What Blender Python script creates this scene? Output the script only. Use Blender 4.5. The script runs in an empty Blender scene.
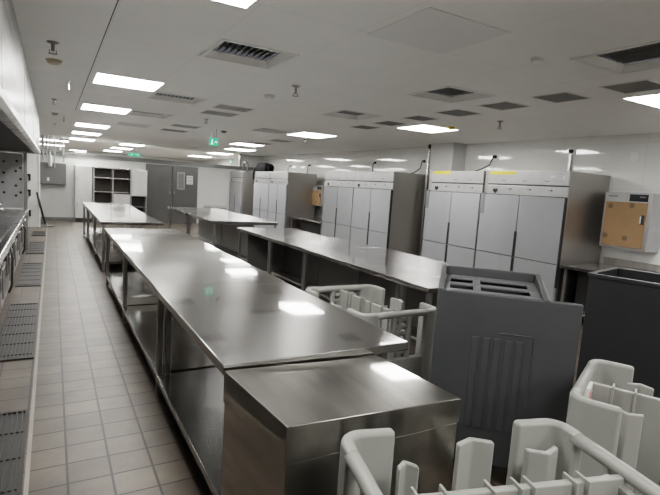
import bpy, bmesh, math, random
from mathutils import Vector, Matrix
random.seed(7)
COL = bpy.context.scene.collection
sc = bpy.context.scene
H = 1.53
CEIL = 2.50

# ------------------------------------------------------------------ materials
def new_mat(name):
    m = bpy.data.materials.new(name); m.use_nodes = True
    nt = m.node_tree; b = nt.nodes['Principled BSDF']
    return m, nt, b

def simple(name, col, rough=.5, metal=0., var=0.0, scale=6., bump=0.0, spec=.5):
    """principled with a little procedural noise in tone and roughness"""
    m, nt, b = new_mat(name)
    b.inputs['Roughness'].default_value = rough
    b.inputs['Metallic'].default_value = metal
    b.inputs['Specular IOR Level'].default_value = spec
    tc = nt.nodes.new('ShaderNodeTexCoord')
    n = nt.nodes.new('ShaderNodeTexNoise'); n.inputs['Scale'].default_value = scale; n.inputs['Detail'].default_value = 4
    nt.links.new(tc.outputs['Object'], n.inputs['Vector'])
    r = nt.nodes.new('ShaderNodeMapRange'); r.inputs[1].default_value = .3; r.inputs[2].default_value = .7
    r.inputs[3].default_value = 1 - var; r.inputs[4].default_value = 1 + var
    nt.links.new(n.outputs['Fac'], r.inputs[0])
    mx = nt.nodes.new('ShaderNodeVectorMath'); mx.operation = 'SCALE'
    mx.inputs[0].default_value = col
    nt.links.new(r.outputs[0], mx.inputs['Scale'])
    nt.links.new(mx.outputs[0], b.inputs['Base Color'])
    if bump:
        bp = nt.nodes.new('ShaderNodeBump'); bp.inputs['Strength'].default_value = bump; bp.inputs['Distance'].default_value = .01
        nt.links.new(n.outputs['Fac'], bp.inputs['Height']); nt.links.new(bp.outputs[0], b.inputs['Normal'])
    return m

def steel(name, col, r1, r2, mixf, smear=(3, .6, 3), wav=.02, aniso=0):
    """brushed stainless: a sharp and a hazy lobe mixed by a smeared wipe-mark noise"""
    m, nt, b = new_mat(name)
    out = nt.nodes['Material Output']
    b2 = nt.nodes.new('ShaderNodeBsdfPrincipled')
    for s, r in ((b, r1), (b2, r2)):
        s.inputs['Metallic'].default_value = 1; s.inputs['Roughness'].default_value = r
        s.inputs['Base Color'].default_value = (*col, 1)
    if aniso:
        b2.inputs['Anisotropic'].default_value = aniso
        tv = nt.nodes.new('ShaderNodeCombineXYZ'); tv.inputs[0].default_value = .70; tv.inputs[1].default_value = .71
        nt.links.new(tv.outputs[0], b2.inputs['Tangent'])
    tc = nt.nodes.new('ShaderNodeTexCoord')
    mp = nt.nodes.new('ShaderNodeMapping'); mp.inputs['Scale'].default_value = smear
    n = nt.nodes.new('ShaderNodeTexNoise'); n.inputs['Scale'].default_value = 1.5; n.inputs['Detail'].default_value = 5
    nt.links.new(tc.outputs['Object'], mp.inputs['Vector']); nt.links.new(mp.outputs[0], n.inputs['Vector'])
    r = nt.nodes.new('ShaderNodeMapRange'); r.inputs[1].default_value = .3; r.inputs[2].default_value = .7
    r.inputs[3].default_value = max(0, mixf - .2); r.inputs[4].default_value = min(1, mixf + .2)
    nt.links.new(n.outputs['Fac'], r.inputs[0])
    mix = nt.nodes.new('ShaderNodeMixShader')
    nt.links.new(r.outputs[0], mix.inputs[0]); nt.links.new(b.outputs[0], mix.inputs[1]); nt.links.new(b2.outputs[0], mix.inputs[2])
    nt.links.new(mix.outputs[0], out.inputs['Surface'])
    # slight waviness of thin sheet
    n2 = nt.nodes.new('ShaderNodeTexNoise'); n2.inputs['Scale'].default_value = 2.2; n2.inputs['Detail'].default_value = 1
    nt.links.new(tc.outputs['Object'], n2.inputs['Vector'])
    bp = nt.nodes.new('ShaderNodeBump'); bp.inputs['Strength'].default_value = wav; bp.inputs['Distance'].default_value = .1
    nt.links.new(n2.outputs['Fac'], bp.inputs['Height'])
    nt.links.new(bp.outputs[0], b.inputs['Normal']); nt.links.new(bp.outputs[0], b2.inputs['Normal'])
    return m

def tiled(name, col, col2, mortar, w, h, msize, rough, axes='xy', off=(0, 0), var=.08, dirt=.25, bump=.3, mrough=None):
    m, nt, b = new_mat(name)
    tc = nt.nodes.new('ShaderNodeTexCoord')
    sp = nt.nodes.new('ShaderNodeSeparateXYZ'); nt.links.new(tc.outputs['Object'], sp.inputs[0])
    cb = nt.nodes.new('ShaderNodeCombineXYZ')
    for i, a in enumerate(axes):
        ad = nt.nodes.new('ShaderNodeMath'); ad.operation = 'ADD'; ad.inputs[1].default_value = off[i]
        nt.links.new(sp.outputs['XYZ'.index(a.upper())], ad.inputs[0]); nt.links.new(ad.outputs[0], cb.inputs[i])
    br = nt.nodes.new('ShaderNodeTexBrick'); br.offset = 0; br.squash = 1
    br.inputs['Scale'].default_value = 1; br.inputs['Brick Width'].default_value = w; br.inputs['Row Height'].default_value = h
    br.inputs['Mortar Size'].default_value = msize; br.inputs['Mortar Smooth'].default_value = .3
    br.inputs['Color1'].default_value = (*col, 1); br.inputs['Color2'].default_value = (*col2, 1); br.inputs['Mortar'].default_value = (*mortar, 1)
    nt.links.new(cb.outputs[0], br.inputs['Vector'])
    n = nt.nodes.new('ShaderNodeTexNoise'); n.inputs['Scale'].default_value = 2.3; n.inputs['Detail'].default_value = 7; n.inputs['Roughness'].default_value = .7
    nt.links.new(tc.outputs['Object'], n.inputs['Vector'])
    r = nt.nodes.new('ShaderNodeMapRange'); r.inputs[1].default_value = .3; r.inputs[2].default_value = .7
    r.inputs[3].default_value = 1 - dirt; r.inputs[4].default_value = 1 + dirt * .4
    nt.links.new(n.outputs['Fac'], r.inputs[0])
    mx = nt.nodes.new('ShaderNodeVectorMath'); mx.operation = 'SCALE'
    nt.links.new(br.outputs['Color'], mx.inputs[0]); nt.links.new(r.outputs[0], mx.inputs['Scale'])
    nt.links.new(mx.outputs[0], b.inputs['Base Color'])
    b.inputs['Roughness'].default_value = rough
    if bump:
        inv = nt.nodes.new('ShaderNodeMath'); inv.operation = 'SUBTRACT'; inv.inputs[0].default_value = 1
        nt.links.new(br.outputs['Fac'], inv.inputs[1])
        bp = nt.nodes.new('ShaderNodeBump'); bp.inputs['Strength'].default_value = bump; bp.inputs['Distance'].default_value = .004
        nt.links.new(inv.outputs[0], bp.inputs['Height']); nt.links.new(bp.outputs[0], b.inputs['Normal'])
    return m

def emit(name, col, s):
    m, nt, b = new_mat(name)
    b.inputs['Base Color'].default_value = (*col, 1)
    b.inputs['Emission Color'].default_value = (*col, 1); b.inputs['Emission Strength'].default_value = s
    return m

M = dict(
    floor=tiled('floor tile', (.108, .085, .064), (.080, .063, .048), (.014, .011, .009), .2, .19, .007, .45, 'xy', (.14, .127), dirt=.5),
    ceiling=tiled('ceiling panel', (.86, .86, .845), (.85, .85, .835), (.72, .72, .71), .66, 1.33, .003, .55, 'xy', (-.34, .0), dirt=.04, bump=0),
    wall=tiled('glossy wall panel', (.72, .72, .70), (.71, .71, .69), (.6, .6, .59), 1.2, .62, .004, .05, 'yz', (0, .1), dirt=.03, bump=0),
    wallx=tiled('glossy back wall panel', (.54, .54, .525), (.53, .53, .515), (.46, .46, .45), 1.2, 3.2, .003, .25, 'xz', (0, .1), dirt=.03, bump=0),
    wallplain=simple('painted wall', (.55, .55, .535), .35, var=.02),
    top=steel('worktop steel', (.40, .394, .385), .05, .24, .55, (2, 1.4, 3), .02, .92),
    steel=steel('side steel', (.46, .445, .43), .22, .42, .6, (4, 4, .5)),
    steeldark=steel('dark steel', (.25, .25, .25), .25, .45, .6),
    boxtop=steel('box steel', (.39, .377, .355), .05, .30, .5, wav=.012),
    fridgeside=steel('refrigerator side steel', (.40, .385, .37), .28, .45, .7, (4, 4, .4)),
    header=simple('refrigerator header steel', (.46, .46, .465), .33, .75, .06, 9),
    chrome=simple('bright steel', (.78, .78, .77), .14, 1, .04),
    leg=simple('leg steel', (.30, .295, .29), .32, .9, .06),
    film=simple('film covered door', (.29, .297, .31), .38, .2, .03, 3),
    filmgrey=simple('peeled film strip', (.15, .155, .165), .5, .2, .03),
    black=simple('black rubber', (.018, .018, .02), .5),
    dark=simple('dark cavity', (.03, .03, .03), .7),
    hoodin=simple('very dark hood steel', (.035, .035, .035), .6, .3),  # one very dark tone for the underside of the hood
    lite=simple('light grey plastic', (.28, .28, .26), .45, 0, .04, 5, .03),
    cart=simple('dark grey plastic', (.060, .062, .066), .42, 0, .07, 4, .04),
    cartB=simple('charcoal plastic', (.029, .030, .033), .42, 0, .07, 4, .04),
    cartin=simple('dark grey tray plastic', (.14, .145, .15), .42, 0, .05, 4),
    door=simple('grey steel door', (.115, .115, .112), .28, .5, .05, 3),
    cab=simple('grey painted steel', (.16, .16, .157), .4, .3, .05),
    grate=simple('grate metal', (.045, .041, .037), .45, .7, .15, 10),
    vent=simple('vent grille grey', (.20, .20, .20), .5, .1, .04),
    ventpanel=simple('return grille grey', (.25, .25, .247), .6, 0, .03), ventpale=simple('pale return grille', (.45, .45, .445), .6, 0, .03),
    whitesteel=steel('pale cupboard steel', (.75, .75, .74), .2, .45, .6, (1, 1, .3)), gutter=simple('pale gutter edge', (.27, .245, .21), .5, 0, .1), hoodface=steel('hood face steel', (.40, .40, .395), .25, .45, .6, (.3, .3, 3)),
    ventblade=simple('vent blade', (.33, .33, .33), .45, .2, .03),
    white=simple('white plastic', (.75, .75, .73), .4),
    cream=simple('yellowed plastic', (.55, .49, .38), .5),
    yellow=simple('yellow sticker', (.62, .50, .05), .5),
    pink=simple('red print', (.65, .25, .25), .5),
    paper=simple('paper', (.78, .78, .77), .6),
    wood=simple('brown protective board', (.27, .165, .085), .45, 0, .10, 3),
    woodspot=simple('dark brown spot', (.13, .09, .05), .5),
    cloth=simple('black cloth', (.006, .006, .0065), .9, 0, .2, 12, .3, .08),
    green=emit('exit sign green', (.05, .50, .27), .35),
    signmark=emit('sign mark', (.75, .95, .85), .6),
    glass=simple('dark glass', (.02, .022, .025), .1),
    doorglass=simple('door window glass', (.33, .34, .34), .12, .3),
    light=emit('light diffuser', (1, .985, .95), 24.0),
    lightframe=simple('light frame', (.75, .75, .75), .4),
    seam=simple('black seam', (.05, .05, .05), .6),
)

# ------------------------------------------------------------------ mesh helpers
class B:
    def __init__(s): s.bm = bmesh.new()
    def box(s, a, b, rz=0, piv=None):
        a, b = Vector(a), Vector(b)
        c = (a + b) / 2; d = b - a
        r = bmesh.ops.create_cube(s.bm, size=1)
        bmesh.ops.scale(s.bm, vec=d, verts=r['verts']); bmesh.ops.translate(s.bm, vec=c, verts=r['verts'])
        if rz: bmesh.ops.rotate(s.bm, cent=Vector(piv) if piv else c, matrix=Matrix.Rotation(rz, 3, 'Z'), verts=r['verts'])
        return s
    def obox(s, c, d, rot):
        r = bmesh.ops.create_cube(s.bm, size=1)
        bmesh.ops.scale(s.bm, vec=Vector(d), verts=r['verts'])
        bmesh.ops.rotate(s.bm, cent=(0, 0, 0), matrix=rot, verts=r['verts'])
        bmesh.ops.translate(s.bm, vec=Vector(c), verts=r['verts']); return s
    def tube(s, pts, r, n=10, sx=1., sy=1., closed=False):
        pts = [Vector(p) for p in pts]; rings = []
        up = None
        for i, p in enumerate(pts):
            t = (pts[min(i + 1, len(pts) - 1)] - pts[max(i - 1, 0)]).normalized()
            ref = Vector((0, 0, 1)) if abs(t.z) < .9 else Vector((1, 0, 0))
            if up is not None: ref = up
            u = t.cross(ref)
            if u.length < 1e-4: u = t.cross(Vector((0, 1, 0)))
            u.normalize(); v = u.cross(t).normalized(); up = v
            rr = r[i] if isinstance(r, (list, tuple)) else r
            rings.append([s.bm.verts.new(p + u * (rr * sx * math.cos(2 * math.pi * k / n)) + v * (rr * sy * math.sin(2 * math.pi * k / n))) for k in range(n)])
        for a, b in zip(rings, rings[1:]):
            for k in range(n): s.bm.faces.new((a[k], a[(k + 1) % n], b[(k + 1) % n], b[k]))
        s.bm.faces.new(rings[0][::-1]); s.bm.faces.new(rings[-1]); return s
    def cyl(s, p0, p1, r, n=16, r2=None): return s.tube([p0, p1], [r, r if r2 is None else r2], n)
    def lathe(s, prof, c=(0, 0, 0), n=24, cap=True):
        rings = [[s.bm.verts.new((c[0] + r * math.cos(2 * math.pi * k / n), c[1] + r * math.sin(2 * math.pi * k / n), c[2] + z)) for k in range(n)] for r, z in prof]
        for a, b in zip(rings, rings[1:]):
            for k in range(n): s.bm.faces.new((a[k], a[(k + 1) % n], b[(k + 1) % n], b[k]))
        if cap: s.bm.faces.new(rings[0][::-1]); s.bm.faces.new(rings[-1])
        return s
    def prism(s, poly, z0, z1, ax='z'):
        def P(u, v, w): return {'z': (u, v, w), 'y': (u, w, v), 'x': (w, u, v)}[ax]
        a = [s.bm.verts.new(P(u, v, z0)) for u, v in poly]; b = [s.bm.verts.new(P(u, v, z1)) for u, v in poly]
        n = len(poly)
        for k in range(n): s.bm.faces.new((a[k], a[(k + 1) % n], b[(k + 1) % n], b[k]))
        s.bm.faces.new(a[::-1]); s.bm.faces.new(b); return s
    def quad(s, *p): s.bm.faces.new([s.bm.verts.new(q) for q in p]); return s
    def build(s, name, mat, parent=None, bevel=0, loc=None, smooth=False, seg=2):
        bmesh.ops.recalc_face_normals(s.bm, faces=s.bm.faces)
        me = bpy.data.meshes.new(name); s.bm.to_mesh(me); s.bm.free()
        me.materials.append(M[mat])
        o = bpy.data.objects.new(name, me); COL.objects.link(o)
        if parent is not None: o.parent = parent
        if loc is not None: o.location = loc
        if smooth:
            for p in me.polygons: p.use_smooth = True
        if bevel:
            bv = o.modifiers.new('bevel', 'BEVEL'); bv.width = bevel; bv.segments = seg; bv.limit_method = 'ANGLE'; bv.angle_limit = .6
            for p in me.polygons: p.use_smooth = True
            wn = o.modifiers.new('wn', 'WEIGHTED_NORMAL'); wn.keep_sharp = True
        return o

def tag(o, label, cat, group=None):
    o['label'] = label; o['category'] = cat
    if group: o['group'] = group
    return o
def thing(name, label, cat, loc=(0, 0, 0), rz=0, group=None):
    o = bpy.data.objects.new(name, None); COL.objects.link(o); o.empty_display_size = .1
    o.location = loc; o.rotation_euler = (0, 0, rz); return tag(o, label, cat, group)
def struct(o): o['kind'] = 'structure'; return o
def dup(root, loc, rz, label, group=None):
    r = root.copy(); COL.objects.link(r); r.location = loc; r.rotation_euler = (0, 0, rz); r['label'] = label
    if group: r['group'] = group
    def rec(src, dst):
        for ch in list(src.children):
            if ch == dst: continue
            c = ch.copy(); COL.objects.link(c); c.parent = dst; rec(ch, c)
    rec(root, r); return r

# ------------------------------------------------------------------ the setting
XR, XL, YB, YN, YF = 6.75, -2.0, 17.0, -3.0, 26.0
struct(B().box((XL, YN, -.1), (XR, YF, 0)).build('floor', 'floor'))
VENTS = [  # x0,y0 of square supply diffusers .54 wide, label
    (1.05, 3.47, 'large louvred ceiling diffuser nearest the camera, right of the left light row'),
    (1.07, 6.08, 'louvred ceiling diffuser beside the second light panel of the left row'),
    (1.09, 8.12, 'louvred ceiling diffuser beside and before the third light panel of the left row'),
    (1.12, 10.12, 'small looking louvred ceiling diffuser farthest down the left row'),
    (3.08, 1.64, 'dark louvred ceiling diffuser at the right edge of the photo'),
    (3.10, 3.43, 'dark louvred ceiling diffuser above the near pair of refrigerators'),
    (3.17, 5.36, 'dark louvred ceiling diffuser left of the middle right light panel'),
    (3.26, 8.30, 'dark louvred ceiling diffuser just left of the far centre light panel')]
VS = .54
# ceiling as one sheet with real openings for the supply diffusers
def sheet():
    bm = bmesh.new()
    xs = sorted({XL, XR, *[v[0] for v in VENTS], *[round(v[0] + VS, 4) for v in VENTS]})
    ys = sorted({YN, YF, *[v[1] for v in VENTS], *[round(v[1] + VS, 4) for v in VENTS]})
    vs = {}
    def V(x, y):
        if (x, y) not in vs: vs[(x, y)] = bm.verts.new((x, y, CEIL))
        return vs[(x, y)]
    for x0, x1 in zip(xs, xs[1:]):
        for y0, y1 in zip(ys, ys[1:]):
            mx, my = (x0 + x1) / 2, (y0 + y1) / 2
            if any(v[0] < mx < v[0] + VS and v[1] < my < v[1] + VS for v in VENTS): continue
            bm.faces.new((V(x0, y0), V(x0, y1), V(x1, y1), V(x1, y0)))
    b = B(); b.bm.free(); b.bm = bm; return b
struct(sheet().build('ceiling', 'ceiling'))
struct(B().box((XL - .1, YN, 0), (XL, YF, CEIL)).build('wall_left', 'wallplain'))
struct(B().box((XR, YN, 0), (XR + .1, YF, CEIL)).build('wall_right', 'wall'))
struct(B().box((XL, YF, 0), (XR, YF + .1, CEIL)).build('wall_far', 'wallplain'))
struct(B().box((XL, YN - .1, 0), (XR, YN, CEIL)).build('wall_near', 'wallplain'))
struct(B().box((-2.0, YB, 0), (6.75, YB + .12, 1.95)).build('wall_back', 'wallx'))
struct(B().box((-2.0, YB - .03, 1.95), (6.75, YB + .15, 2.07)).box((-2.0, YB - .05, 2.035), (6.75, YB + .17, 2.075)).build('trim_1', 'cab'))
struct(B().box((5.86, YB - .02, 0), (6.75, YB + .12, CEIL)).build('wall_return', 'wallplain'))
struct(B().box((5.835, YB - .04, 2.075), (5.862, YB + .14, CEIL)).build('lit_end_cover', 'cab'))  # dark strip added to hide the brightly lit end face of the return wall
struct(B().box((-2.0, 14.9, 0), (-.29, 15.0, CEIL)).build('wall_end', 'wallplain'))
struct(B().box((-.30, 14.88, .0), (-.275, 15.02, 1.9)).build('trim_2', 'white'))
struct(B().box((6.42, 6.83, 0), (XR, 7.42, CEIL)).build('wall_pillar', 'wallplain'))
struct(B().box((.325, YN, CEIL - .003), (.331, 9.0, CEIL)).build('trim_3', 'seam'))
struct(B().box((-.125, 1.2, -.001), (-.105, 16.9, .004)).build('trim_4', 'gutter'))
struct(B().box((-.3, YB - .02, 0), (.58, YB, .1)).build('baseboard_back', 'cab'))

# double door in the back partition
for i, (x0, x1, wx0, wx1) in enumerate(((2.66, 3.49, 3.10, 3.30), (3.51, 4.36, 3.66, 3.92))):
    d = struct(B().box((x0, YB - .05, 0), (x1, YB, 1.915)).build('door_%d' % (i + 1), 'door', bevel=.004))
    B().box((wx0, YB - .062, 1.14), (wx1, YB - .05, 1.72)).build('window_frame', 'chrome' if i else 'door', d, .003)
    B().box((wx0 + .035, YB - .066, 1.18), (wx1 - .035, YB - .06, 1.68)).build('pane', 'cab' if i else 'door', d)
    hx = x1 - .08 if i == 0 else x0 + .05
    B().box((hx, YB - .09, .98), (hx + .03, YB - .05, 1.06)).build('door_handle', 'chrome', d, .003)
n = B().box((3.98, YB - .056, 1.33), (4.19, YB - .051, 1.62)).build('notice', 'paper')
tag(n, 'white paper notice taped to the grey double door', 'notice')
for k in range(5): B().box((4.0, YB - .058, 1.36 + k * .05), (4.17, YB - .0562, 1.375 + k * .05)).build('print', 'cab', n)
n = thing('peg_rail', 'low rail of small upright pegs on the white wall behind the far worktable', 'rack', (5.0, YB, .52))
B().box((-.42, -.03, 0), (.41, 0, .04)).build('rail', 'cab', n, .003)
for k in range(11): B().cyl((-.38 + k * .076, -.02, .03), (-.38 + k * .076, -.035, .13), .012, 8).build('peg', 'chrome', n)

# ------------------------------------------------------------------ ceiling fittings
LIGHTS = [
    (.30, 2.08, .66, .69, 'bright ceiling light panel cut off by the top edge of the photo'),
    (.38, 5.43, .65, .65, 'large bright light panel, first whole one in the left ceiling row'),
    (.385, 8.0, .665, .74, 'bright light panel, second whole one in the left ceiling row'),
    (.42, 11.25, .64, .80, 'bright light panel, third whole one in the left ceiling row'),
    (.44, 13.7, .65, .85, 'bright light panel, fourth whole one in the left ceiling row'),
    (.46, 16.45, .68, .9, 'thin looking light panel, farthest of the left ceiling row'),
    (1.93, 16.9, .70, .95, 'thin looking light panel just left of the green sign over the back wall'),
    (1.95, 19.9, .72, .95, 'faint light panel beyond the back wall, left of the green sign'),
    (1.95, 23.0, .72, .95, 'faintest light panel beyond the back wall, lowest of the three near the green sign'),
    (3.96, 8.06, .70, .80, 'bright light panel at the middle of the ceiling'),
    (4.05, 11.95, .72, .75, 'light panel above the far refrigerators, nearer one of the close pair'),
    (4.60, 14.1, .78, .85, 'light panel above the far refrigerators, farther one of the close pair'),
    (4.95, 17.2, .75, .95, 'thin light panel beyond the back wall, right of the hanging green sign'),
    (5.1, 20.8, .85, .95, 'faint thin light panel beyond the back wall, above the grey double door'),
    (4.55, 5.48, .69, .64, 'bright light panel before the near refrigerators, right of centre'),
    (4.46, 2.0, .67, .66, 'bright light panel cut off by the right edge of the photo'),
    (-.5, 18.6, 1.0, .7, 'wide light strip at the far left beyond the hood'),
    (-.65, 22.3, 1.1, .7, 'dim wide light strip at the far left, behind the brighter strip'),
    (.30, -.9, .66, .66, 'ceiling light panel behind the camera on the left'),
    (4.46, -1.4, .66, .66, 'ceiling light panel behind the camera on the right'),
    (2.3, -1.2, .66, .66, 'ceiling light panel behind the camera in the middle')]
for x, y, w, d, lab in LIGHTS:
    t = thing('ceiling_light', lab, 'light', (x, y, CEIL), 0, 'square ceiling light panels')
    f = .012
    B().box((0, 0, -.006), (w, f, 0)).box((0, d - f, -.006), (w, d, 0)).box((0, f, -.006), (f, d - f, 0)).box((w - f, f, -.006), (w, d - f, 0)).build('frame', 'lightframe', t)
    B().box((f, f, -.004), (w - f, d - f, -.001)).build('diffuser', 'light', t)

for x, y, lab in VENTS:
    t = thing('supply_diffuser', lab, 'vent', (x, y, CEIL), 0, 'louvred supply diffusers in the ceiling')
    s = VS; w = .015; dp = .11
    B().box((-.03, -.03, -.008), (s + .03, 0, 0)).box((-.03, s, -.008), (s + .03, s + .03, 0)).box((-.03, 0, -.008), (0, s, 0)).box((s, 0, -.008), (s + .03, s, 0)).build('frame', 'white', t, .003)
    i = .03; dp = .045
    b = B()   # flared white neck rising above the ceiling sheet
    o4 = [(0, 0, 0), (s, 0, 0), (s, s, 0), (0, s, 0)]; n4 = [(i, i, dp), (s - i, i, dp), (s - i, s - i, dp), (i, s - i, dp)]
    for k in range(4): b.quad(o4[k], o4[(k + 1) % 4], n4[(k + 1) % 4], n4[k])
    b.build('neck', 'white', t)
    B().box((i - .01, i - .01, dp + .05), (s - i + .01, s - i + .01, dp + .07)).build('backing', 'dark', t)
    for k in range(10):
        B().obox((i + .025 + k * .048, s / 2, dp + .02), (.004, s - 2 * i, .05), Matrix.Rotation(.6, 3, 'Y')).build('louvre', 'ventblade', t)

RET = [
    (3.93, 2.17, .36, .36, 'flat grey return grille, nearest of the right row before the cut off light'),
    (3.93, 2.85, .36, .35, 'flat grey return grille, second of the right row counted from the right edge'),
    (3.95, 3.52, .35, .36, 'flat grey return grille, third of the right row counted from the right edge'),
    (3.97, 4.21, .37, .37, 'flat grey return grille, fourth of the right row, beside the louvred diffuser'),
    (4.0, 4.93, .33, .31, 'flat grey return grille, fifth of the right row, left of the bright light panel'),
    (4.04, 5.63, .34, .37, 'flat grey return grille, sixth of the right row'),
    (4.07, 6.33, .34, .36, 'small looking grey return grille, farthest one visible of the near right row'),
    (1.88, 6.30, .46, .38, 'long grey return grille above the hanging green sign, nearer of the pair'),
    (1.90, 6.97, .46, .40, 'long grey return grille above the hanging green sign, farther of the pair'),
    (1.95, 9.3, .48, .45, 'faint grey return grille left of the hanging green sign, nearer of the pair'),
    (1.97, 10.4, .48, .45, 'faint grey return grille left of the hanging green sign, farther of the pair'),
    (4.25, 10.0, .42, .5, 'faint grey return grille behind the middle light panel, nearer of the pair'),
    (4.3, 11.3, .42, .45, 'faint grey return grille behind the middle light panel, farther of the pair')]
for x, y, w, d, lab in RET:
    t = thing('return_grille', lab, 'vent', (x, y, CEIL), 0, 'flat return grilles in the ceiling')
    f = .012
    B().box((-f, -f, -.006), (w + f, 0, 0)).box((-f, d, -.006), (w + f, d + f, 0)).box((-f, 0, -.006), (0, d, 0)).box((w, 0, -.006), (w + f, d, 0)).build('frame', 'white', t)
    b = B().box((0, 0, -.002), (w, d, -.0005))
    for k in range(12): b.box((.004, d * (k + .3) / 12, -.005), (w - .004, d * (k + .6) / 12, -.002))
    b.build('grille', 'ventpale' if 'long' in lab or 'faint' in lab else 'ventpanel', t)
t = thing('ceiling_hatch', 'large plain access panel in the ceiling at top right of centre', 'hatch', (1.72, 2.10, CEIL))
B().box((0, 0, -.006), (.62, .60, 0)).build('panel', 'lightframe', t, .003)

def sprinkler(x, y, lab, l=.075, s=1.):
    t = thing('sprinkler', lab, 'sprinkler', (x, y, CEIL), 0, 'fire sprinkler heads on the ceiling')
    B().lathe([(.001, 0), (.036 * s, 0), (.034 * s, -.008), (.014 * s, -.016), (.001, -.016)]).build('rosette', 'leg', t, smooth=True)
    B().cyl((0, 0, -.01), (0, 0, -l + .02), .011 * s, 10).box((-.022 * s, -.004, -l + .0), (-.016 * s, .004, -l + .03)).box((.016 * s, -.004, -l), (.022 * s, .004, -l + .03)).build('body', 'leg', t)
    B().lathe([(.001, -l), (.027 * s, -l), (.027 * s, -l + .004), (.001, -l + .004)], n=14).build('deflector', 'leg', t)
sprinkler(.01, 4.47, 'fire sprinkler on the ceiling left of the seam, nearest the camera', .09, 1.2)
sprinkler(.03, 7.95, 'second fire sprinkler along the ceiling left of the seam')
sprinkler(.06, 12.2, 'tiny third fire sprinkler along the ceiling left of the seam')
sprinkler(2.09, 4.50, 'fire sprinkler on the ceiling right of the large louvred diffuser', .1, 1.2)
sprinkler(4.91, 4.43, 'fire sprinkler on the ceiling above the near refrigerators', .1, 1.1)
sprinkler(2.17, 8.03, 'fire sprinkler above and left of the hanging green sign')
sprinkler(4.6, 9.3, 'fire sprinkler on the ceiling right of the middle light panel')
def detector(x, y, lab, m='white', s=1.):
    t = thing('smoke_detector', lab, 'smoke detector', (x, y, CEIL), 0, 'round smoke detectors on the ceiling')
    B().lathe([(.001, 0), (.055 * s, 0), (.055 * s, -.012), (.001, -.012)]).build('mount', m, t)
    B().lathe([(.001, -.012), (.048 * s, -.012), (.045 * s, -.03), (.03 * s, -.04), (.001, -.042)]).build('dome', m, t, smooth=True)
detector(.02, 5.17, 'yellowed smoke detector on the ceiling left of the seam, nearest the camera', 'cream', 1.2)
detector(.05, 9.87, 'second smoke detector along the ceiling left of the seam', 'cream')
detector(2.09, 5.17, 'white smoke detector beside the sprinkler in the middle of the ceiling', 'white', 1.1)
detector(4.95, 5.35, 'yellowed smoke detector at the right end of the bright right light panel', 'yellow', .9)
detector(2.94, 9.57, 'grey smoke detector right of the hanging green sign', 'vent')
detector(2.9, 2.35, 'white smoke detector in the ceiling at top right', 'white', .8)
for i, (x, y, lab) in enumerate(((.16, 6.15, 'short steel hook hanging from the ceiling, nearer of two'), (.19, 10.2, 'short steel hook hanging from the ceiling, farther of two'))):
    t = tag(B().cyl((0, 0, -.1), (0, 0, 0), .014, 10).box((-.02, -.012, -.004), (.02, .012, 0)).build('ceiling_hook', 'chrome', None, loc=(x, y, CEIL)), lab, 'hook', 'steel hooks on the ceiling')

def exit_sign(loc, w, h, lab, rods, drop):
    t = thing('exit_sign', lab, 'sign', loc, 0, 'green exit signs')
    B().box((-w / 2, -.02, -h / 2), (w / 2, .02, h / 2)).build('face', 'green', t, .004)
    b = B()   # pale running figure and arrow
    u = h / 10
    b.cyl((-w * .2, -.022, u * 2.6), (-w * .2, -.0205, u * 2.6), u * .9, 10)
    b.obox((-w * .22, -.0212, u * .4), (u * 1.4, .002, u * 3.6), Matrix.Rotation(.35, 3, 'Y'))
    b.obox((-w * .28, -.0212, -u * 2.2), (u, .002, u * 3.2), Matrix.Rotation(.7, 3, 'Y'))
    b.obox((-w * .15, -.0212, -u * 2.2), (u, .002, u * 3.2), Matrix.Rotation(-.6, 3, 'Y'))
    b.box((w * .05, -.0222, -u * .5), (w * .28, -.0202, u * .5)).prism([(w * .27, -u * 1.8), (w * .40, 0), (w * .27, u * 1.8)], -.0222, -.0202, 'y')
    b.build('pictogram', 'signmark', t)
    if rods:
        for s in (-1, 1): B().cyl((s * w * .3, 0, h / 2), (s * w * .3, 0, drop), .006, 8).build('rod', 'leg', t)
exit_sign((2.68, 9.34, 2.25), .17, .15, 'green exit sign hanging on two rods above the far worktable', True, CEIL - 2.25)
exit_sign((2.30, 16.88, 2.17), .36, .10, 'green exit sign above the back wall, left of the double door', True, CEIL - 2.17)
exit_sign((5.42, 16.7, 2.20), .10, .16, 'small green exit sign at the far right end of the back wall', True, CEIL - 2.2)

# pipes and spray head hanging at the far left
for i, (x, z0, r, m, lab) in enumerate(((-.215, 1.78, .022, 'leg', 'thin pipe hanging before the back wall, leftmost'), (-.13, 1.86, .016, 'leg', 'thin pipe hanging before the back wall, second from left'),
        (.07, 1.60, .016, 'leg', 'thin pipe hanging before the back wall, right of the white cylinder'), (.29, 1.75, .014, 'leg', 'thin pipe hanging before the back wall, rightmost'))):
    b = B().cyl((x, 16.55, z0), (x, 16.55, CEIL), r, 10)
    b.box((x - r * 1.8, 16.52, 2.0), (x + r * 1.8, 16.58, 2.04))
    tag(b.build('hanging_pipe', 'header'), lab, 'pipe', 'pipes hanging at the far left')
t = thing('cylinder_dispenser', 'white cylinder hanging among the pipes above the grey wall cabinet', 'dispenser', (-.05, 16.5, 1.62))
B().lathe([(.001, 0), (.05, 0), (.055, .03), (.055, .3), (.02, .36), (.02, .42), (.001, .42)]).build('body', 'white', t, smooth=True)
B().cyl((0, 0, .4), (0, 0, CEIL - 1.62), .012, 8).build('pipe', 'leg', t)
tag(B().tube([(-.3, 16.66, 2.12), (.9, 16.66, 2.12)], .03).box((.2, 16.63, 2.12), (.24, 16.69, CEIL)).box((-.27, 16.63, 2.12), (-.23, 16.69, CEIL)).build('overhead_pipe', 'chrome'), 'horizontal steel pipe before the top of the back wall at far left', 'pipe')

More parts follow.
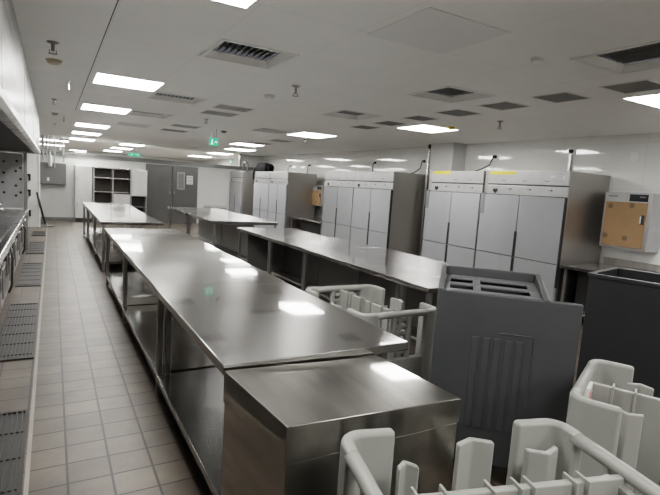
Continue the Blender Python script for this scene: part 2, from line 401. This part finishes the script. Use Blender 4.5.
# ------------------------------------------------------------------ back wall furniture
t = thing('wall_cabinet', 'square grey steel cabinet hung on the white back wall at left', 'cabinet', (-.31, 16.99, 1.09))
B().box((0, -.25, 0), (.68, 0, .64)).build('body', 'cab', t, .006)
B().box((.02, -.262, .02), (.66, -.25, .62)).build('door', 'cab', t, .004)
B().box((.18, -.28, .1), (.24, -.262, .2)).build('latch', 'white', t, .004)
t = thing('steel_cupboard', 'tall bright stainless cupboard against the back wall', 'cupboard', (.60, 16.99, 0))
B().box((0, -.4, .12), (.46, 0, 1.72)).build('body', 'whitesteel', t, .006)
for y0, y1, x0 in ((.14, .9, 0), (.92, 1.70, 0)):
    d = B().box((x0 + .02, -.42, y0), (.44, -.4, y1)).build('door', 'whitesteel', t, .004)
    B().box((.05, -.44, (y0 + y1) / 2 - .05), (.07, -.42, (y0 + y1) / 2 + .05)).build('handle', 'leg', d, .003)
B().box((.03, -.37, 0), (.43, -.02, .12)).build('plinth', 'dark', t)
t = thing('pass_through_shelf', 'open steel shelf rack with two bays against the back wall', 'shelf', (1.10, 16.99, 0))
for x in (0, .54, 1.07): B().box((x - .025, -.42, 0), (x + .025, 0, 1.70)).build('upright', 'steel', t, .004)
for z in (1.665, 1.36, .93, .45): B().box((.02, -.43, z), (1.05, 0, z + .035)).build('shelf', 'chrome', t, .004)
B().box((.02, -.02, .1), (1.05, 0, 1.66)).build('back_panel', 'grate', t)
B().box((.56, -.41, .46), (1.05, -.39, .90)).build('door', 'whitesteel', t, .004)
t = thing('steel_wall_cupboard', 'closed steel cupboard above an open shelf, left of the grey double door', 'cupboard', (2.16, 16.99, 0))
B().box((0, -.40, .86), (.49, 0, 1.69)).build('body', 'whitesteel', t, .006)
B().box((.01, -.415, .87), (.48, -.4, 1.68)).build('door', 'whitesteel', t, .004)
for z in (.50, .12): B().box((0, -.42, z), (.49, 0, z + .04)).build('shelf', 'chrome', t, .004)
for x in (.0, .45): B().box((x, -.42, 0), (x + .04, 0, .86)).build('upright', 'steel', t, .003)
B().box((.04, -.02, .1), (.45, 0, .86)).build('back_panel', 'dark', t)

t = thing('mop', 'dark handled floor mop leaning at the end of the cooking line', 'mop', (-.165, 15.0, 0))
B().tube([(0, 0, .06), (-.175, -.25, .92)], .026).build('handle', 'black', t, smooth=True)
B().box((-.2, -.06, 0), (.2, .06, .035)).box((-.05, -.03, .03), (.05, .03, .08)).build('head', 'cab', t, .01)

# ------------------------------------------------------------------ left side: hood, end panel, ranges, drains
t = thing('range_hood', 'long stainless extraction hood over the cooking line along the left wall', 'hood', (-.2, 0, 0))
B().box((-.03, -1.5, 1.86), (0, 10.5, CEIL)).build('fascia', 'hoodface', t)
B().prism([(-.06, 1.79), (.0, 1.79), (.025, 1.81), (.012, 1.87), (-.06, 1.87)], -1.5, 10.5, 'y').build('gutter_lip', 'steel', t, .004)
B().box((-1.75, -1.5, 1.82), (-.06, 10.5, 1.85)).build('dark_underside', 'hoodin', t)  # flat, very dark sheet closing off the hood's underside
B().box((-1.75, 10.46, 1.79), (-.03, 10.5, CEIL)).build('end_panel', 'steel', t)
for k in range(5): B().box((-.001, .6 + k * 2.2, 1.87), (.002, .606 + k * 2.2, CEIL)).build('panel_joint', 'leg', t)
t = thing('splash_panel', 'pale steel panel dotted with black bolts behind the end of the cooking line', 'panel', (-.46, 10.545, .80))
B().box((-1.3, -.03, 0), (0, 0, .98)).build('sheet', 'header', t, .003)
for px, pz in ((-.16, .82), (-.05, .84), (-.16, .62), (-.02, .72), (-.06, .66), (-.17, .45), (-.02, .52), (-.06, .40), (-.16, .27), (-.02, .28), (-.06, .22), (-.30, .52), (-.42, .3), (-.32, .8)):
    B().cyl((px * 1.8, -.045, pz), (px * 1.8, -.03, pz), .022, 10).build('bolt', 'black', t)
tag(B().box((-.45, 10.44, 0), (-.39, 10.50, 1.79)).box((-.46, 10.43, 0), (-.38, 10.51, .02)).build('hood_post', 'leg', None, .004), 'dark upright post under the far corner of the extraction hood', 'post')
for i, (z, lab) in enumerate(((1.33, 'top'), (.93, 'middle'), (.40, 'bottom'))):
    b = B().box((-.53, 14.85, z - .12), (-.48, 14.9, z + .05)).box((-.60, 14.85, z), (-.48, 14.88, z + .05))
    tag(b.build('wall_hook', 'black', None, .003), lab + ' black bracket on the white end wall right of the hood post', 'hook', 'black brackets on the end wall')

def cooking_range(y0, lab):
    t = thing('cooking_range', lab, 'stove', (-.37, y0, 0), 0, 'stainless ranges along the left wall')
    L = 2.85
    B().box((-1.2, 0, .12), (-.07, L, .74)).build('body', 'steel', t, .006)
    B().box((-1.2, 0, .74), (-.05, L, .78)).build('hob', 'steeldark', t, .004)
    B().prism([(-.09, .70), (-.01, .70), (0, .72), (0, .79), (-.015, .80), (-.06, .80), (-.09, .78)], 0, L, 'y').build('front_rail', 'chrome', t, .004)
    B().box((-1.2, 0, .78), (-1.15, L, 1.0)).build('backsplash', 'steel', t, .004)
    for k in range(3):
        y = .48 + k * .95
        r = B().lathe([(.15, .78), (.20, .78), (.215, .80), (.19, .83), (.15, .83), (.14, .80)], (-.55, y, 0), 24, False).build('burner_ring', 'leg', t, smooth=True)
        B().lathe([(.001, .775), (.12, .775), (.10, .79), (.001, .79)], (-.55, y, 0)).build('burner', 'black', r)
        kb = B().cyl((-.07, y - .2, .60), (-.035, y - .2, .60), .03, 14).build('knob', 'black', t)
        B().cyl((-.07, y + .2, .60), (-.035, y + .2, .60), .03, 14).build('knob', 'black', t)
        B().tube([(-.05, y + .05, .68), (-.045, y + .05, .60), (-.045, y + .05, .42), (-.07, y + .05, .36)], .016, 8).build('gas_pipe', 'chrome', t, smooth=True)
        B().box((-.075, y - .32, .2), (-.06, y + .32, .50)).build('front_panel', 'steeldark', t, .003)
        if k == 1: B().tube([(-.04, y + .36, .66), (-.02, y + .36, .5), (-.03, y + .36, .2), (-.06, y + .36, .12)], .012, 8).build('lever', 'black', t, smooth=True)
    for x in (-1.1, -.12):
        for y in (.1, L - .1): B().cyl((x, y, 0), (x, y, .12), .025, 10).build('leg', 'leg', t)
    return t
r0 = cooking_range(1.75, 'stainless wok range nearest the camera, at the left edge of the photo')
dup(r0, (-.37, 4.65, 0), 0, 'stainless wok range in the middle of the cooking line at left')
dup(r0, (-.37, 7.55, 0), 0, 'stainless wok range at the far end of the cooking line, by the dotted panel')
def wok(x, y, lab):
    t = thing('wok', lab, 'wok', (x, y, .80), 0, 'shiny pans on the ranges')
    B().lathe([(.001, 0.0), (.08, .008), (.15, .05), (.19, .11), (.196, .115), (.19, .10), (.14, .045), (.07, .012), (.001, .008)], n=28).build('bowl', 'chrome', t, smooth=True)
    B().tube([(-.06, .185, .105), (-.05, .23, .12), (.05, .23, .12), (.06, .185, .105)], .01, 8).build('handle', 'chrome', t, smooth=True)
wok(-.92, 9.93, 'shiny round pan at the far end of the cooking line')
wok(-.92, 8.98, 'shiny round pan before the farthest pan on the cooking line')
wok(-.92, 8.03, 'shiny round pan at the left edge of the photo, nearest on the cooking line')

DR = [(1.55, 3.46, 'floor drain grate nearest the camera, at the lower left corner'), (4.45, 6.33, 'long floor drain grate beside the first wok range, second from the camera'),
      (7.3, 9.1, 'floor drain grate third from the camera beside the ranges'), (10.13, 11.75, 'floor drain grate fourth from the camera, beyond the ranges'),
      (12.9, 13.75, 'small looking drain grate before the mop'), (15.7, 16.4, 'small looking drain grate behind the mop by the back wall')]
for y0, y1, lab in DR:
    t = thing('drain_grate', lab, 'drain', (-.42, y0, 0), 0, 'floor drain grates along the ranges')
    L = y1 - y0; w = .285
    B().box((0, 0, .0), (w, .02, .012)).box((0, L - .02, 0), (w, L, .012)).box((0, .02, 0), (.018, L - .02, .012)).box((w - .018, .02, 0), (w, L - .02, .012)).build('frame', 'grate', t)
    B().box((.018, .02, .0005), (w - .018, L - .02, .002)).build('pit', 'black', t)
    b = B()
    for k in range(9): b.box((.03 + k * .027, .02, .003), (.040 + k * .027, L - .02, .011))
    k = .12
    while k < L - .05: b.box((.018, k, .002), (w - .018, k + .008, .008)); k += .3
    b.build('bars', 'grate', t)

# ------------------------------------------------------------------ worktables
def work_table(lab, x0, x1, y0, y1, h=.80, shelf=.19, panel=None, apron=.045, group='stainless worktables', topmat='top', legin=.045, nearin=.035, midleg=False):
    cx = (x0 + x1) / 2
    t = thing('work_table', lab, 'table', (cx, y0, 0), 0, group)
    hw = (x1 - x0) / 2; L = y1 - y0
    B().box((-hw, .0025, h - apron), (hw, L - .0025, h)).build('tabletop', topmat, t, .005)
    for sx in (-1, 1):
        for y in (nearin, L - .035):
            x = sx * (hw - legin)
            b = B().box((x - .02, y - .02, .03), (x + .02, y + .02, h - apron))
            l = b.build('leg', 'leg', t, .006)
            B().cyl((x, y, 0), (x, y, .035), .017, 12).build('foot', 'chrome', l)
    if shelf:
        B().box((-hw + .02, .02, shelf - .04), (hw - .02, L - .02, shelf)).build('undershelf', 'top', t, .004)
    if panel is not None:
        B().box((panel - cx - .012, .01, .06), (panel - cx + .012, L - .01, h - apron)).build('back_panel', 'cab', t, .003)
        B().box((panel - cx - .25, .08, .06), (panel - cx - .012, L - .08, .09)).build('bottom_rail', 'steel', t, .003)
    return t
g1 = 'long row of stainless worktables by the aisle'
work_table('stainless worktable nearest the camera in the middle, mirror bright top and lower shelf', .59, 1.53, 1.81, 3.33, group=g1, legin=.09, nearin=.09)
work_table('stainless worktable behind the nearest one, second of the row by the aisle', .595, 1.545, 3.33, 5.25, group=g1)
work_table('stainless worktable third of the row by the aisle, before the gap', .60, 1.56, 5.25, 7.11, group=g1)
g2 = 'stainless worktables beyond the gap by the aisle'
work_table('stainless worktable just beyond the gap in the aisle row', .635, 1.55, 8.07, 9.85, group=g2)
work_table('middle stainless worktable of the far aisle group', .63, 1.58, 9.85, 11.6, group=g2)
work_table('farthest stainless worktable of the aisle row, before the back wall shelves', .62, 1.62, 11.6, 13.1, group=g2)
g3 = 'stainless worktables in the far centre row'
work_table('far centre stainless worktable with deep apron at its near end', 2.52, 3.80, 8.66, 10.6, shelf=None, panel=3.3, apron=.06, group=g3)
work_table('farthest centre stainless worktable, before the double door', 2.5, 3.75, 10.6, 12.6, shelf=None, panel=3.3, apron=.06, group=g3)
g4 = 'stainless worktables along the refrigerators'
t = work_table('stainless worktable at the far end of the row along the refrigerators', 2.585, 3.58, 6.2, 7.52, shelf=None, panel=3.42, group=g4)
B().box((-.33, 1.24, .08), (.36, 1.26, .74)).build('end_panel', 'cab', t, .003)
work_table('short stainless worktable second from the far end of the refrigerator row', 2.58, 3.68, 5.1, 6.2, shelf=None, panel=3.42, group=g4)
work_table('stainless worktable before the middle refrigerators, behind the grey dish rack', 2.565, 3.75, 3.25, 5.1, shelf=None, panel=3.42, group=g4)
work_table('stainless worktable end partly hidden behind the dark grey tray cart', 2.56, 3.75, 2.85, 3.25, shelf=None, panel=3.42, group=g4)

# the closed steel box at the near end of the row
t = thing('steel_counter_box', 'closed stainless counter with lidded top at the near end of the worktables', 'counter', (.612, 1.288, 0))
B().prism([(.022, .004), (.758, .004), (.722, .50), (-.020, .50)], 0, .655).build('body', 'boxtop', t, .004)
b = B().prism([(.018, 0), (.762, 0), (.726, .508), (-.024, .508)], .655, .785)
for v in b.bm.verts:
    if v.co.z > .7: v.co.z -= .030 * max(0, v.co.x) / .75
b.build('lid', 'boxtop', t, .004)
# ------------------------------------------------------------------ refrigerators
def fridge(x, y0, y1, h, lab, near=False, d=.9, film=False, sticker=True, edge=False, strip=None, side='fridgeside', g='four-door refrigerators along the right wall'):
    w = y1 - y0
    t = thing('refrigerator', lab, 'refrigerator', (x, y0, 0), 0, g)
    B().box((.03, 0, .14), (d, w, h - .004)).build('body', side, t, .004)
    hw = w - (.085 if film else 0)     # header stops short of the film covered corner
    B().box((.025, .012, .15), (.031, w - .012, h - .34)).build('gasket', 'black', t)
    B().box((0, .0, h - .195), (.034, hw, h)).build('header_panel', 'header', t, .004)
    cp = B().box((.004, .0, h - .345), (.034, hw, h - .212)).build('control_panel', 'header', t, .003)
    B().box((.012, .002, h - .213), (.034, hw, h - .194)).build('shadow_gap', 'black', t)
    b = B()
    yy = hw * .88; zz = h - .29   # little dark round thermometer display pair
    b.cyl((-.002, yy - .020, zz), (.006, yy - .020, zz), .026, 14).cyl((-.002, yy + .020, zz), (.006, yy + .020, zz), .026, 14)
    b.prism([(yy - .043, zz - .006), (yy + .043, zz - .006), (yy, zz - .05)], -.002, .005, 'x')
    b.build('display', 'black', cp)
    for k in range(3):
        yk = hw * (.66 - .25 * k)
        B().box((.001, yk, h - .268), (.005, yk + .07, h - .262)).box((.001, yk + .01, h - .275), (.005, yk + .03, h - .255)).build('marking', 'black', cp)
    for k in range(3): B().box((-.002, hw * (.75 - .27 * k), h - .15), (.001, hw * (.75 - .27 * k) + .06, h - .138)).build('marking', 'filmgrey', t)
    zt = h - .355; zs = .71
    gap = .012
    if edge: B().box((-.022, -.001, .40), (.026, .011, zt)).build('edge_gasket', 'black', t)
    for c in (0, 1):
        a, e = (.012, w / 2 - gap / 2) if c == 0 else (w / 2 + gap / 2, w - .012)
        for k in (0, 1):
            z0, z1 = ((zs + .006, zt) if k == 0 else (.17, zs - .006))
            dr = B().box((-.022, a, z0), (.024, e, z1)).build('door', 'film', t, .004)
            ye = e if c == 0 else a
            s = -1 if c == 0 else 1
            hz0, hz1 = (zs + .006, zs + .37) if k == 0 else (zs - .36, zs - .006)
            B().box((-.026, min(ye, ye + s * .017), hz0), (-.016, max(ye, ye + s * .017), hz1)).build('handle', 'black', dr)
    if sticker:
        B().box((-.002, hw * .62, h - .058), (.001, hw * .97, h - .004)).build('sticker', 'yellow', t)
    if near:
        s = B().box((-.003, .06, h - .12), (.001, .27, h - .065)).build('rating_label', 'paper', t)
        for k in range(3): B().box((-.0036, .08, h - .112 + k * .016), (-.0028, .25 - .03 * k, h - .106 + k * .016)).build('print', 'cab', s)
    if film: B().box((-.027, w - .085, zt - .30), (-.021, w - .002, zt + .02)).build('film_strip', 'filmgrey', t)
    B().box((.1, .02, h - .19), (d - .01, .03, h - .185)).build('side_seam', 'leg', t)
    for xx in (.09, d - .06):
        for yy in (.07, w - .07): B().cyl((xx, yy, 0), (xx, yy, .145), .022, 10).build('leg', 'leg', t)
    return t
fridge(5.8, 4.0, 5.44, 1.945, 'steel refrigerator with grey doors nearest the camera, white label on its header', True, film=True, edge=True)
fridge(5.8, 5.45, 6.72, 1.94, 'steel refrigerator with grey doors beside the pillar, left of the nearest one', film=True)
fridge(5.7, 7.63, 8.99, 1.915, 'steel refrigerator of the middle pair, the one on the right', sticker=False, edge=True)
fridge(5.7, 9.0, 10.32, 1.91, 'steel refrigerator of the middle pair, the one on the left', sticker=False)
fridge(5.6, 12.27, 13.5, 1.885, 'steel refrigerator of the far pair, right one under the bag strap end', sticker=False)
fridge(5.6, 13.53, 14.78, 1.885, 'steel refrigerator of the far pair, left one with a black bag on top', sticker=False)
fridge(5.5, 15.7, 16.9, 1.875, 'farthest steel refrigerator standing alone near the back wall', sticker=False)

# black bag and looped bracket on top of the far refrigerators
b = B()
bmesh.ops.create_cube(b.bm, size=2)
bmesh.ops.subdivide_edges(b.bm, edges=b.bm.edges[:], cuts=9, use_grid_fill=True)
for v in b.bm.verts:
    x, y, z = v.co
    n = v.co.normalized() * 1.25
    x, y, z = (.55 * x + .45 * n.x, .7 * y + .3 * n.y, .7 * z + .3 * n.z)
    fold = .035 * math.sin(7 * y + 3 * x) + .03 * math.sin(11 * y - 4 * z)
    top = max(0., z)
    v.co = (.15 * x * (1 + fold), .40 * y * (1 - .16 * top + fold * .4), .13 * z * (1 + .14 * (y if z > 0 else 0)) + (fold * .35 if z > 0 else 0))
zmin = min(v.co.z for v in b.bm.verts)
for v in b.bm.verts: v.co.z = max(0, v.co.z - zmin - .012)
t = thing('bag', 'black soft bag lying on top of the far refrigerators', 'bag', (5.78, 14.42, 1.888))
b.build('body', 'cloth', t, smooth=True)
B().tube([(-.10, .30, .15), (-.17, .36, .10), (-.225, .38, -.02), (-.225, .38, -.2), (-.225, .35, -.25), (-.225, .33, -.18), (-.215, .31, .01), (-.14, .27, .05)], .018, 8).build('strap', 'cloth', t, smooth=True)
B().tube([(-.05, -.38, .15), (-.07, -.46, .09), (-.05, -.52, .022)], .022, 8).build('strap', 'cloth', t, smooth=True)
t = thing('hoop_bracket', 'grey hooped metal bracket standing on the farthest refrigerator', 'bracket', (5.75, 16.1, 1.875))
B().tube([(0, .18, .02), (0, .2, .25), (0, .12, .32), (0, -.12, .32), (0, -.2, .24), (0, -.2, .02)], .035, 10).build('hoop', 'cab', t, smooth=True)
B().box((-.1, -.3, 0), (.1, .3, .025)).build('foot_plate', 'leg', t, .003)

# counters and wall ovens on the right wall
def counter(y0, y1, x0, h, lab, bs=.09):
    t = thing('wall_counter', lab, 'counter', (x0, y0, 0), 0, 'steel counters against the right wall')
    L = y1 - y0; D = XR - x0 - .005
    B().box((0, 0, h - .04), (D, L, h)).build('worktop', 'top', t, .004)
    B().box((D - .02, 0, h), (D, L, h + bs)).build('backsplash', 'steel', t, .003)
    for y in (.06, L - .06):
        for x in (.05, D - .06):
            B().box((x - .02, y - .02, 0), (x + .02, y + .02, h - .04)).build('leg', 'leg', t, .005)
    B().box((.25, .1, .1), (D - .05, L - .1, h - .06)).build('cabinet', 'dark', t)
    B().box((.02, .05, .12), (D - .02, L - .05, .15)).build('undershelf', 'steel', t, .003)
counter(.4, 3.96, 5.78, .73, 'steel counter along the right wall under the brown doored cabinet')
counter(10.38, 12.2, 5.7, .67, 'steel counter in the gap between the middle and far refrigerators', .30)

def wall_oven(x, y0, y1, z0, z1, lab, near):
    t = thing('wall_steriliser', lab, 'cabinet', (x, y0, z0), 0, 'wall cabinets with brown doors')
    w = y1 - y0; h = z1 - z0; D = XR - x - .002
    B().box((0, 0, 0), (D, w, h)).build('body', 'header', t, .005)
    dr = B().box((-.02, .045, .03), (0, w - .035, h - .125)).build('door', 'wood', t, .004)
    for fy, fz in ((.87, .90), (.35, .93), (.92, .22), (.42, .2)):
        B().cyl((-.023, .045 + (w - .08) * fy, .03 + (h - .155) * fz), (-.019, .045 + (w - .08) * fy, .03 + (h - .155) * fz), .034, 14).build('spot', 'woodspot', dr)
    B().lathe([(.001, 0), (.045, 0), (.043, .0015), (.001, .0015)]).build('mark', 'wood', dr)
    hd = B().box((-.045, .055, h * .46), (-.02, .085, h * .62)).build('handle', 'black', dr, .004)
    B().box((-.047, .083, h * .48), (-.03, .098, h * .60)).build('grip', 'white', hd, .003)
    ds = B().box((-.006, .05, h - .11), (0, .05 + w * .38, h - .02)).build('display', 'glass', t, .002)
    B().box((-.008, .08, h - .06), (-.006, .08 + w * .12, h - .045)).build('readout', 'cab', ds)
    B().box((-.003, w * .72, h - .06), (0, w * .92, h - .045)).build('marking', 'cab', t)
wall_oven(6.42, 3.27, 3.87, .985, 1.715, 'wall mounted steel cabinet with brown door right of the nearest refrigerator', True)
wall_oven(6.40, 11.72, 12.32, 1.0, 1.56, 'wall mounted cabinet with brown door between the middle and far refrigerators', False)

# sockets, plugs and cables on the right wall
def socket(y, z, lab, cable=None, conduit=None):
    t = thing('wall_socket', lab, 'socket', (XR, y, z), 0, 'power sockets high on the right wall')
    B().box((-.012, -.06, -.06), (0, .06, .06)).build('plate', 'white', t, .004)
    if cable or conduit:
        B().cyl((-.06, 0, 0), (-.012, 0, 0), .026, 14, .03).build('plug', 'black', t)
    if cable: B().tube([(-.06, 0, 0), (-.09, 0, -.05)] + cable, .011, 8).build('cable', 'black', t, smooth=True)
    if conduit: B().box((-.04, -.02, -conduit), (-.005, .02, -.05)).build('conduit', 'header', t, .004)
    if not cable and not conduit:
        for s in (-1, 1): B().box((-.016, s * .025 - .015, -.03), (-.012, s * .025 + .015, .03)).build('rocker', 'white', t, .002)
socket(3.74, 2.20, 'plain white switch plate on the wall above the brown doored cabinet')
socket(4.66, 2.30, 'socket with black plug and grey conduit above the nearest refrigerator', conduit=.5)
socket(6.1, 2.25, 'socket with black plug and curled cable right of the pillar', cable=[(-.09, .05, -.15), (-.12, .2, -.22), (-.2, .3, -.27), (-.3, .35, -.33)])
socket(7.98, 2.20, 'socket with black plug left of the pillar, over the middle refrigerators', cable=[(-.09, .02, -.15), (-.15, .15, -.25), (-.3, .25, -.30)])
socket(9.75, 2.19, 'socket with black plug above the left refrigerator of the middle pair', cable=[(-.09, .0, -.2), (-.12, .0, -.29)])
socket(13.2, 2.15, 'socket with black plug above the right refrigerator of the far pair', cable=[(-.09, 0, -.2), (-.1, 0, -.28)])
socket(14.6, 2.14, 'socket with black plug farthest along the right wall', cable=[(-.09, 0, -.15), (-.1, 0, -.26)])
t = thing('conduit_pole', 'tall thin steel conduit running from floor to ceiling left of the pillar', 'pole', (6.48, 7.56, 0))
B().box((-.018, -.018, 0), (.018, .018, 2.42)).build('pole', 'chrome', t, .004)
B().box((-.02, -.02, 2.42), (.02, .02, CEIL)).build('cap', 'dark', t, .004)

# ------------------------------------------------------------------ dark plastic carts
def rot2(x, y, a): return (x * math.cos(a) - y * math.sin(a), x * math.sin(a) + y * math.cos(a))
a = math.atan2(1.42 - 1.92, 2.30 - 1.79)
t = thing('tray_cart', 'tall dark grey plastic cart with slotted tray top, behind the steel counter box', 'cart', (1.79, 1.92, 0), a)
W = math.hypot(.51, .5)
# local: x along the front, y backwards
B().box((0, 0, .10), (W, .035, 1.03)).build('front_panel', 'cart', t, .008)
b = B()
for k in range(5): b.box((.20 + k * .055, -.004, .30), (.20 + k * .055 + .035, .004, .80))
b.box((.335, -.004, .83), (.50, .003, .836)).box((.50, -.004, .45), (.506, .003, .83))
b.build('ribs', 'cart', t, .004)
B().box((0, .035, .10), (.03, .40, 1.02)).box((.53, .035, .10), (.56, .40, 1.02)).box((.03, .37, .10), (.53, .40, 1.02)).box((.03, .035, .10), (.53, .37, .14)).build('body', 'cart', t, .006)
# tray: raised rim, floor with four slots
b = B()
b.prism([(.0, 1.02), (.035, 1.02), (.40, 1.085), (.40, 1.11), (.36, 1.11), (.0, 1.035)], 0.0, .03, 'x')
b.prism([(.0, 1.02), (.035, 1.02), (.40, 1.03), (.40, 1.11), (.36, 1.11), (.0, 1.035)], .53, .56, 'x')
b.box((.03, .365, 1.0), (.53, .40, 1.11))
b.build('tray_rim', 'cart', t, .006)
b = B()
zt0, zt1 = .985, 1.0
for y0, y1 in ((.035, .09), (.185, .215), (.31, .365)): b.box((.03, y0, zt0), (.53, y1, zt1))
for x0, x1 in ((.03, .06), (.185, .225), (.48, .53)): b.box((x0, .09, zt0), (x1, .185, zt1)).box((x0, .215, zt0), (x1, .31, zt1))
for v in b.bm.verts: v.co.z += .024 + .11 * (v.co.y - .035)
b.build('slotted_tray', 'cartin', t, .004)
B().box((.03, .035, .90), (.53, .365, .905)).build('tray_floor', 'cartB', t)
for x in (.07, W - .2):
    for y in (.07, .33):
        w_ = B().cyl((x - .015, y, .045), (x + .015, y, .045), .045, 16).build('wheel', 'black', t)
        B().box((x - .025, y - .02, .05), (x + .025, y + .02, .105)).build('caster_fork', 'leg', w_)

a = math.atan2(-.97, .25)
t = thing('plastic_bin', 'large charcoal plastic bin with thin rim at the right edge', 'bin', (3.45, 2.12, 0), a)
L, D, h = 1.0, .62, 1.03
B().box((0, 0, .10), (L, .025, h)).box((0, D - .025, .10), (L, D, h)).box((0, .025, .10), (.025, D - .025, h)).box((L - .025, .025, .10), (L, D - .025, h)).box((.025, .025, .10), (L - .025, D - .025, .13)).build('tub', 'cartB', t, .006)
B().box((-.012, -.012, h - .03), (L + .012, 0, h)).box((-.012, D, h - .03), (L + .012, D + .012, h)).box((-.012, 0, h - .03), (0, D, h)).box((L, 0, h - .03), (L + .012, D, h)).build('rim', 'cartB', t, .004)
for x in (.1, L - .1):
    for y in (.1, D - .1): B().cyl((x - .015, y, .05), (x + .015, y, .05), .05, 16).build('wheel', 'black', t)

# ------------------------------------------------------------------ light grey dish caddies
def rounded_corner_panel(b, sx, sy, hx, hy, z0, z1, lx=.185, ly=.13, th=.04, r=.075):
    """L-shaped corner wall with a generous round corner; sx, sy pick the corner"""
    out = [(hx - lx, hy)]
    for k in range(7):
        q = math.pi / 2 * (1 - k / 6)
        out.append((hx - r + r * math.cos(q), hy - r + r * math.sin(q)))
    out.append((hx, hy - ly))
    ri = r - th
    inn = [(hx - th, hy - ly)]
    for k in range(7):
        q = math.pi / 2 * (k / 6)
        inn.append((hx - r + ri * math.cos(q), hy - r + ri * math.sin(q)))
    inn.append((hx - lx, hy - th))
    b.prism([(sx * x, sy * y) for x, y in out + inn], z0, z1)
def dish_caddy(lab, loc, rz, dividers, label_patch=False):
    t = thing('dish_caddy', lab, 'dish caddy', loc, rz, 'light grey plastic dish caddies')
    hx, hy, ht = .40, .31, .80
    B().box((-hx, -hy, .14), (hx, hy, .22)).build('base', 'lite', t, .03, seg=3)
    for sx in (-1, 1):
        for sy in (-1, 1):
            b = B(); rounded_corner_panel(b, sx, sy, hx, hy, .2, ht); b.build('corner_panel', 'lite', t, .014, seg=3)
            w = B().cyl((sx * .32, sy * .24 - .018, .065), (sx * .32, sy * .24 + .018, .065), .065, 18).build('wheel', 'black', t)
            B().box((sx * .32 - .03, sy * .24 - .03, .07), (sx * .32 + .03, sy * .24 + .03, .145)).build('caster_fork', 'leg', w)
        # end rail joins the two corner panels, open below it
        x = sx * (hx - .021)
        B().tube([(x, -hy + .11, ht - .022), (x, -.1, ht - .02), (x, .1, ht - .02), (x, hy - .11, ht - .022)], .022, 12).build('handle_rail', 'lite', t, smooth=True)
        B().box((x - .018, -hy + .1, .2), (x + .018, hy - .1, .775 if label_patch and sx < 0 else .50)).build('end_wall', 'lite', t, .012)
        for s2 in (-1, 1): B().box((x - .016, s2 * .06 - .015, .48), (x + .016, s2 * .06 + .015, ht - .03)).build('strut', 'lite', t, .008)
        # stepped ratchet at the inner end
        b = B()
        for k in range(6): b.box((sx * (hx - .045) - .012, -.05, .52 + k * .042), (sx * (hx - .045) + .012, .05, .54 + k * .042))
        b.build('ratchet', 'lite', t, .003)
    b = B().box((-hx + .03, -.012, .2), (hx - .03, .012, .775))
    b.build('centre_wall', 'lite', t, .005)
    b = B()
    for k in (-.27, -.19, -.06, .02, .06, .19, .23): b.box((k - .004, -.028, .25), (k + .004, .028, .785))
    b.build('wall_ribs', 'lite', t, .002)
    for x, y, z, w, flip in dividers:
        # bent plate tower with a ridged top
        s = -1 if flip else 1
        poly = [(-w / 2, 0), (0, s * .028), (w / 2, 0), (w / 2, -s * .022), (0, s * .006), (-w / 2, -s * .022)]
        b = B(); b.prism([(x + u, y + v) for u, v in poly], .2, z)
        b.build('divider', 'lite', t, .006)
    if label_patch:
        p = B().box((-hx + .038, -.11, .69), (-hx + .055, -.014, .779)).build('label_patch', 'paper', t)
        B().box((-hx + .0545, -.10, .715), (-hx + .0565, -.04, .76)).build('print', 'pink', p)
    return t
dish_caddy('light grey plastic dish caddy nearest the camera, at the bottom edge of the photo', (1.05, .785, 0), math.radians(-15.5),
           [(.008, .20, .795, .12, False), (-.235, .14, .775, .06, False), (.22, .15, .78, .11, True), (.2, -.2, .74, .11, False), (-.1, -.2, .74, .11, False)])
dish_caddy('light grey plastic dish caddy standing between the worktables, behind the steel counter box', (1.885, 2.70, 0), math.radians(90),
           [(.1, .2, .74, .12, False), (-.2, .2, .74, .12, False), (-.08, -.2, .79, .13, True)])
dish_caddy('light grey dish caddy at the right edge with a white and red sticker', (2.16, .845, 0), math.atan2(-.91, .42),
           [(-.18, .17, .76, .10, False), (-.2, -.17, .75, .10, True), (.1, .18, .76, .1, False), (.1, -.18, .76, .1, True)], True)

# ------------------------------------------------------------------ world and camera
w = bpy.data.worlds.new('world'); sc.world = w; w.use_nodes = True
w.node_tree.nodes['Background'].inputs[0].default_value = (.9, .93, 1, 1); w.node_tree.nodes['Background'].inputs[1].default_value = .05
cam = bpy.data.cameras.new('camera'); co = bpy.data.objects.new('camera', cam); COL.objects.link(co)
f = 486.0; cx, cy = 330.0, 247.5
vy = Vector((52 - cx, 169.5 - cy, f)); vx = Vector((1180 - cx, 243 - cy, f))
Y = vy.normalized(); X = (vx - vx.dot(Y) * Y).normalized(); Z = X.cross(Y)
R = Matrix((X, Y, Z))
right = R @ Vector((1, 0, 0)); up = R @ Vector((0, -1, 0)); back = R @ Vector((0, 0, -1))
co.matrix_world = Matrix(((right.x, up.x, back.x, 0), (right.y, up.y, back.y, 0), (right.z, up.z, back.z, H), (0, 0, 0, 1)))
cam.sensor_fit = 'HORIZONTAL'; cam.sensor_width = 36; cam.lens = 36 * f / 660; cam.clip_start = .02; cam.clip_end = 80
sc.camera = co
sc.view_settings.view_transform = 'Filmic'
sc.view_settings.look = 'Medium High Contrast'
sc.view_settings.exposure = .80
